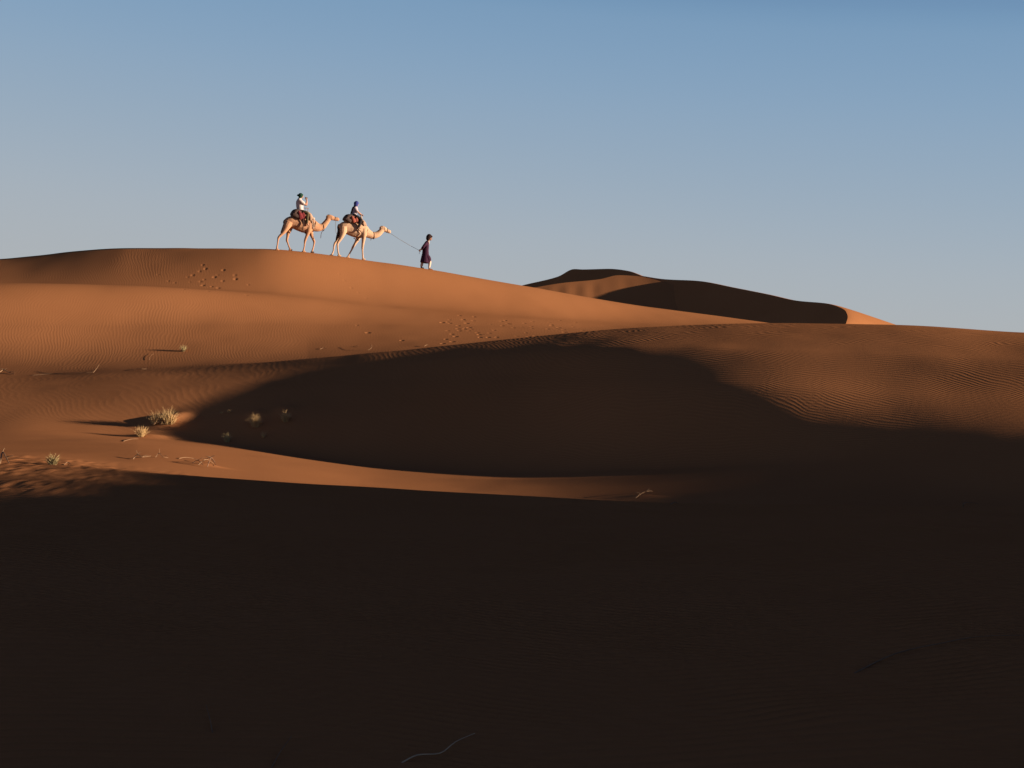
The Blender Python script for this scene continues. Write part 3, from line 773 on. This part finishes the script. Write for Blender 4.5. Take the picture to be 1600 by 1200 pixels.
# the guide on foot
c3 = Cam(600, 350, 970, 1075, 67.6, 15)
c3.base = P3(600 + 970 / 15, 350 + 1075 / 15, 67.6)
def gz(zx, zz, y):
    p = Matrix.Translation(c3.base) @ Matrix.Rotation(YAW, 4, 'Z') @ Vector(c3(zx, zz, y)[:3])
    return (hz(p.x, p.y) - p.z) / c3.k
ra = 1045 - gz(880, 1045, .09); fa = 1075 - gz(1068, 1075, -.09)     # sand under the heel of each foot, in enlargement rows
lg = [[(945, 760, .09, .085), (915, 850, .10, .062), (895, 905, .10, .052), (880, 970, .10, .052), (872, ra - 45, .09, .036)],
      [(985, 760, -.09, .085), (1040, 815, -.10, .066), (1072, 868, -.10, .055), (1070, 940, -.10, .054), (1058, fa - 45, -.09, .036)],
      [(872, ra - 45, .09, .036), (872, ra - 20, .09, .036), (890, ra - 12, .09, .042, .026), (925, ra - 10, .09, .036, .018)],
      [(1058, fa - 45, -.09, .036), (1058, fa - 20, -.09, .036), (1085, fa - 12, -.09, .042, .026), (1125, fa - 4, -.09, .036, .018)]]
guide = figure('guide', c3, c3.base, 'person with curly dark hair and maroon robe walking ahead, lead rope held behind the back', 'people with the camels', m_skin_brown,
    [[(962, 770, 0, .15, .11), (972, 700, 0, .135, .10), (978, 600, 0, .15, .105), (992, 500, 0, .16, .11), (1008, 440, 0, .14, .09), (1018, 415, 0, .09, .07)], [(1018, 430, 0, .06), (1038, 390, 0, .052), (1052, 365, 0, .052)]] + lg,
    [[(1000, 450, -.16, .052), (965, 500, -.21, .046), (932, 545, -.21, .040), (895, 580, -.14, .034), (868, 602, -.06, .027)],
     [(1000, 450, .16, .052), (965, 505, .20, .046), (935, 550, .19, .040), (900, 585, .11, .034), (872, 604, .03, .027)]],
    [((868, 602, -.06), (-.75, .25, -.55), (.3, .5, -.7), 1.2, -1), ((872, 604, .03), (-.75, -.25, -.55), (.3, -.5, -.7), 1.2, 1)],
    [(1072, 330, 0), (1, 0, -.12), (.12, 0, 1)],
    [('robe', [[(950, 908, 0, .24, .215), (956, 860, 0, .225, .21), (964, 780, 0, .20, .19), (972, 700, 0, .18, .165), (974, 620, 0, .175, .15), (986, 530, 0, .185, .135), (1000, 460, 0, .175, .115), (1014, 415, 0, .10, .08)],
               [(985, 720, -.06, .11), (1035, 790, -.09, .12), (1052, 840, -.09, .115), (1045, 895, -.08, .10)],
               [(998, 455, -.165, .08), (965, 500, -.215, .075), (932, 545, -.215, .068), (902, 575, -.15, .058)], [(998, 455, .165, .08), (965, 503, .205, .075), (935, 548, .195, .068), (905, 580, .13, .058)]], m_robe, .012),
     ('collar', [[(1034, 405, 0, .07, .05), (1046, 430, 0, .055, .03), (1048, 470, 0, .035, .02), (1046, 500, 0, .015, .012)]], m_cream, .01),
     ('trousers', [[(a, b, y, r * 1.28) for a, b, y, r in lg[0][1:]], [(a, b, y, r * 1.28) for a, b, y, r in lg[1][1:]]], m_cream, .012),
     ('hair', [[(1030, 372, 0, .085, .07), (1030, 340, 0, .115, .10), (1045, 305, 0, .13, .125), (1066, 275, 0, .12, .12), (1078, 262, 0, .08, .09)], [(1070, 275, 0, .105, .06), (1100, 282, 0, .095, .05), (1122, 296, 0, .07, .03)]], m_hair, .014),
     ('sandal', [[(864, ra - 4, .09, .04, .016), (890, ra - 2, .09, .05, .016), (928, ra, .09, .042, .014)]], m_leather, None)])
build('sandal', [{'P': [c3(1050, fa - 4, -.09, .04, .03), c3(1085, fa - 2, -.09, .05, .034), c3(1135, fa + 4, -.09, .042, .02)], 'sub': 2, 'seg': 10}], m_leather, guide)

# ------------------------------------------------------------------ lead ropes
def world_pt(c, zx, zz, y=0.0):
    return Matrix.Translation(c.base) @ Matrix.Rotation(YAW, 4, 'Z') @ Vector(c(zx, zz, y)[:3])
def rope(name, pts, r, label):
    o = build(name, [{'P': [tuple(p) + (r,) for p in pts], 'sub': 5, 'seg': 6}], m_rope, None)
    tag(o, label, 'rope', 'lead ropes'); return o
a = world_pt(c2, 1018, 612); b = world_pt(c3, 846, 632, -.02)
pts = [a.lerp(b, t) - Vector((0, 0, .035 * 4 * t * (1 - t))) for t in [i / 8 for i in range(9)]]
pts += [b + Vector((-.02, 0, -.06)), b + Vector((-.03, -.01, -.16))]
rope('lead_rope', pts, .009, 'thin lead rope stretched from the front camel to the walking person')
e = world_pt(c2, 240, 560, 0)
q = [world_pt(c1, *p) for p in ((1018, 522), (1014, 560), (1009, 620), (1010, 680), (1022, 715), (1045, 728), (1070, 712))]
q = [Vector((p.x, p.y + (e.y - q[0].y) * i / 7, p.z)) for i, p in enumerate(q)] + [e]
rope('lead_rope', q, .009, 'slack lead rope looping from the rear camel to the rump of the front camel')

# ------------------------------------------------------------------ grass tufts and dry sticks
m_grass = mat('dry_grass', (.52, .36, .18), var=.35, scale=30, bump=0)
m_grass_green = mat('green_grass', (.38, .31, .16), var=.35, scale=30, bump=0)
m_straw = mat('straw', (.24, .15, .09), var=.3, scale=20, bump=.003)
m_bleached = mat('bleached_straw', (.55, .40, .28), var=.1, bump=.001)
m_twig = mat('weathered_twig', (.20, .12, .08), var=.4, scale=20, bump=.003)

def spot(u, v, lo=12.0, hi=75.0):
    return at(u, v, lo, hi)

def tuft(u, v, w_, h_, label, m, n=150, lean=0.0, seed=0, dead=0, lobes=((0, 1),)):
    """w_, h_ in pixels of the full photograph; blades rise from a small root crown"""
    rnd = random.Random(seed + int(u))
    p = spot(u, v); k = p.y / F
    W, H = w_ * k, h_ * k
    o = bpy.data.objects.new('grass_tuft', None)
    bm = bmesh.new()
    for i in range(int(n * 1.5)):
        lx, lk = lobes[i % len(lobes)]
        a = rnd.uniform(0, 2 * math.pi); rr = abs(rnd.gauss(0, .10)) * W * lk
        b = Vector((lx * W + math.cos(a) * rr, math.sin(a) * rr * .8, -.02))
        q_ = rnd.random() ** .7
        ln = H * lk * rnd.uniform(.55, 1.15) * (1 - .45 * q_ * q_); out = q_ * W * .55 * lk
        tip = b + Vector((math.cos(a) * out + lean * ln * .4 + rnd.gauss(0, .03), math.sin(a) * out, ln))
        mid = b.lerp(tip, .5) + Vector((0, 0, ln * .12)) - Vector((math.cos(a), math.sin(a), 0)) * out * .15
        th = rnd.uniform(.002, .005)
        s = Vector((rnd.uniform(-1, 1), rnd.uniform(-1, 1), 0)).normalized() * th
        v0, v1, v2, v3, v4 = [bm.verts.new(x) for x in (b - s, b + s, mid + s * .8, mid - s * .8, tip)]
        bm.faces.new((v0, v1, v2, v3)); bm.faces.new((v3, v2, v4))
    me = bpy.data.meshes.new('grass_tuft'); bm.to_mesh(me); bm.free()
    me.materials.append(m)
    o = bpy.data.objects.new('grass_tuft', me); o.location = p; link(o)
    tag(o, label, 'grass tuft', 'grass tufts growing in the sand')
    if dead:
        ch = []
        for i in range(dead):
            a = rnd.uniform(-.6, 3.6); L_ = rnd.uniform(.2, .5) * W
            x, y = math.cos(a), -abs(math.sin(a)) * .6
            ch.append({'P': [(x * .02, y * .02, .0, .008), (x * L_ * .5, y * L_ * .5, rnd.uniform(.02, .07), .007), (x * L_, y * L_, rnd.uniform(-.01, .05), .005), (x * L_ * 1.15 + rnd.uniform(-.05, .05), y * L_ * 1.2, -.01, .004)], 'sub': 2, 'seg': 5})
        build('dead_stems', ch, m_straw, o)
    return o

tuft(254, 663, 40, 29, 'largest pale grass tuft, above left of the big shadow, with dead stems at its foot', m_grass, 300, .1, 1, dead=16, lobes=((-.28, .8), (.18, 1.0), (.3, .8)))
tuft(221, 682, 28, 18, 'dry yellow grass tuft in front of and left of the largest tuft', m_grass, 190, .05, 2)
tuft(83, 726, 26, 20, 'greenish grass tuft alone at the left edge of the rippled near sand', m_grass_green, 170, 0, 3)
tuft(400, 667, 28, 22, 'wider of the two sunlit grass tufts standing inside the big shadow', m_grass, 170, -.3, 4)
tuft(446, 659, 22, 19, 'small bright grass tuft farthest right inside the big shadow', m_grass, 150, -.1, 5)
tuft(355, 691, 16, 17, 'dim grass tuft low inside the shadow, left of the others there', m_grass_green, 70, -.1, 6)
tuft(411, 684, 11, 12, 'faint small grass tuft just below the wider tuft in the shadow', m_grass, 40, 0, 7)
tuft(358, 645, 10, 7, 'tiny tan grass tuft at the upper left rim of the shadow', m_grass, 45, .2, 8)
tuft(346, 646, 8, 5, 'smallest grass tuft, beside the tiny one at the rim of the shadow', m_grass, 30, 0, 9)
tuft(287, 549, 13, 12, 'lone pale green grass tuft on the sunlit orange slope behind', m_grass_green, 110, 0, 10, dead=3)

def stick(pts, r, label, m=None, lift=.0, lo=12.0, hi=75.0, fork=()):
    """pts: pixels of the full photograph along the stick, last value the height above the sand in metres"""
    P = []
    for (u, v, hgt) in pts:
        q = spot(u, v + 0.0, lo, hi); P.append(q + Vector((0, 0, hgt + lift)))
    c = P[0].copy()
    ch = [{'P': [tuple(p - c) + (r * .62 * (1 - .6 * i / max(1, len(P) - 1)),) for i, p in enumerate(P)], 'sub': 4, 'seg': 6}]
    for (i, d) in fork:
        b = P[i] - c; d = Vector(d)
        ch.append({'P': [tuple(b) + (r * .4,), tuple(b + d * .5 + Vector((0, 0, .01))) + (r * .32,), tuple(b + d) + (r * .2,)], 'sub': 3, 'seg': 5})
    o = build('dry_stick', ch, m or m_straw); o.location = c
    tag(o, label, 'stick', 'dry sticks lying on the sand'); return o

stick([(993, 780, .02), (1001, 776, .05), (1009, 773, .06), (1019, 769, .02)], .017, 'bright bent straw stick at the right end of the narrow sunlit strip', fork=((1, (-.1, -.02, .03)), (2, (.12, .02, .02)), (2, (.07, 0, .05))))
stick([(1048, 790, .02), (1054, 788, .03), (1060, 788, .01)], .012, 'small dim stick right of the bright bent one, in the shade', m_twig)
stick([(50, 587, .01), (85, 585, .03), (120, 584, .03), (146, 582, .01)], .014, 'long straw stick lying along the foot of the orange slope at left')
stick([(146, 583, .02), (151, 580, .09), (155, 577, .16)], .016, 'short straw stick tilting up at the foot of the orange slope')
stick([(0, 583, .04), (6, 581, .07), (13, 583, .03), (22, 585, .01)], .03, 'pale straw bundle at the left edge at the foot of the orange slope', fork=((1, (.1, 0, .04)), (1, (-.15, 0, .05)), (2, (.25, -.1, .0))))
stick([(213, 577, .01), (220, 578, .03), (229, 577, .01)], .012, 'little stick where the orange slope meets the shaded dune')
stick([(233, 563, .02), (236, 557, .03), (241, 553, .03)], .007, 'thin curved stem on the orange slope below the lone tuft')
stick([(208, 718, .01), (215, 716, .07), (222, 718, .05), (236, 714, .02)], .015, 'forked straw stick with dark shadow, lower left of the big shadow', fork=((1, (-.03, 0, .08)), (2, (.1, .05, .03)), (1, (.06, 0, .05))))
stick([(243, 715, .01), (249, 714, .08), (254, 716, .03), (263, 716, .01)], .011, 'thin straw stick with an upright twig right of the forked one', fork=((1, (.0, 0, .08)), (2, (.1, 0, .02))))
stick([(280, 717, .01), (290, 717, .03), (303, 717, .01)], .011, 'flat thin stick between the straw sticks and the twig heap')
for i, (a_, b_, lb, mm) in enumerate([((301, 725), (318, 729), 'dark twig on the left of the small heap at the edge of the sunlit sand', m_twig), ((310, 728), (334, 726), 'pale stick across the middle of the small heap', m_straw),
                                  ((318, 722), (338, 729), 'pale stick on the right of the small heap', m_straw), ((324, 731), (336, 724), 'short dark twig crossing the right end of the small heap', m_twig)]):
    stick([(a_[0], a_[1], .02), ((a_[0] + b_[0]) / 2, (a_[1] + b_[1]) / 2 - 1, .08 + .02 * i), (b_[0], b_[1], .02)], .014, lb, mm, fork=((1, (.08, 0, .04)), (1, (-.09, -.02, .03))))
stick([(193, 690, .01), (205, 688, .03), (216, 687, .02)], .012, 'thin twig in the dark streak beside the yellow tuft', fork=((1, (.08, 0, .03)),))
stick([(0, 726, .02), (4, 718, .12), (10, 722, .06), (14, 726, .02)], .02, 'pale dry clump stick at the left edge of the near sand', fork=((1, (.03, 0, .06)), (2, (.1, 0, .03))))
stick([(100, 727, .01), (106, 725, .03), (111, 727, .01)], .012, 'short straw stick right of the greenish tuft')
stick([(575, 548, .02), (581, 547, .10), (579, 543, .14)], .014, 'curled straw stick on the rim of the shaded dune')
stick([(500, 546, .01), (506, 545, .03), (511, 546, .01)], .014, 'short stick left of the curled one on the orange sand')
stick([(552, 542, .01), (558, 542, .03), (561, 543, .01)], .013, 'tiny stick nearest to the left of the curled one')
stick([(663, 542, .02), (667, 541, .05), (670, 541, .01)], .016, 'pale bit of stick on the rim below the trampled footprints')
stick([(1505, 794, .01), (1507, 791, .05), (1518, 788, .03), (1528, 788, .01)], .009, 'dim bent stick on the crest of the near dune at far right', m_twig, fork=((0, (-.02, 0, .1)),))
stick([(628, 1192, .00), (652, 1184, .012), (688, 1180, .01), (712, 1169, .03), (742, 1157, .035)], (.0062), 'kinked pale stick in the near shade at the bottom of the view', m_bleached, lo=3, hi=12)
stick([(1335, 1052, .0), (1400, 1024, .012), (1470, 1008, .012), (1530, 998, .015), (1615, 995, .012)], (.008), 'long thin curved stem in the near shade at lower right', m_twig, lo=3, hi=14)
stick([(332, 1145, .0), (328, 1128, .012), (322, 1106, .015)], (.0045), 'fine straw pointing away from the viewer in the near shade', m_twig, lo=3, hi=14)
stick([(424, 1200, .0), (438, 1178, .01), (456, 1155, .015)], (.0045), 'fine slanting straw at the bottom edge in the near shade', m_twig, lo=3, hi=14)
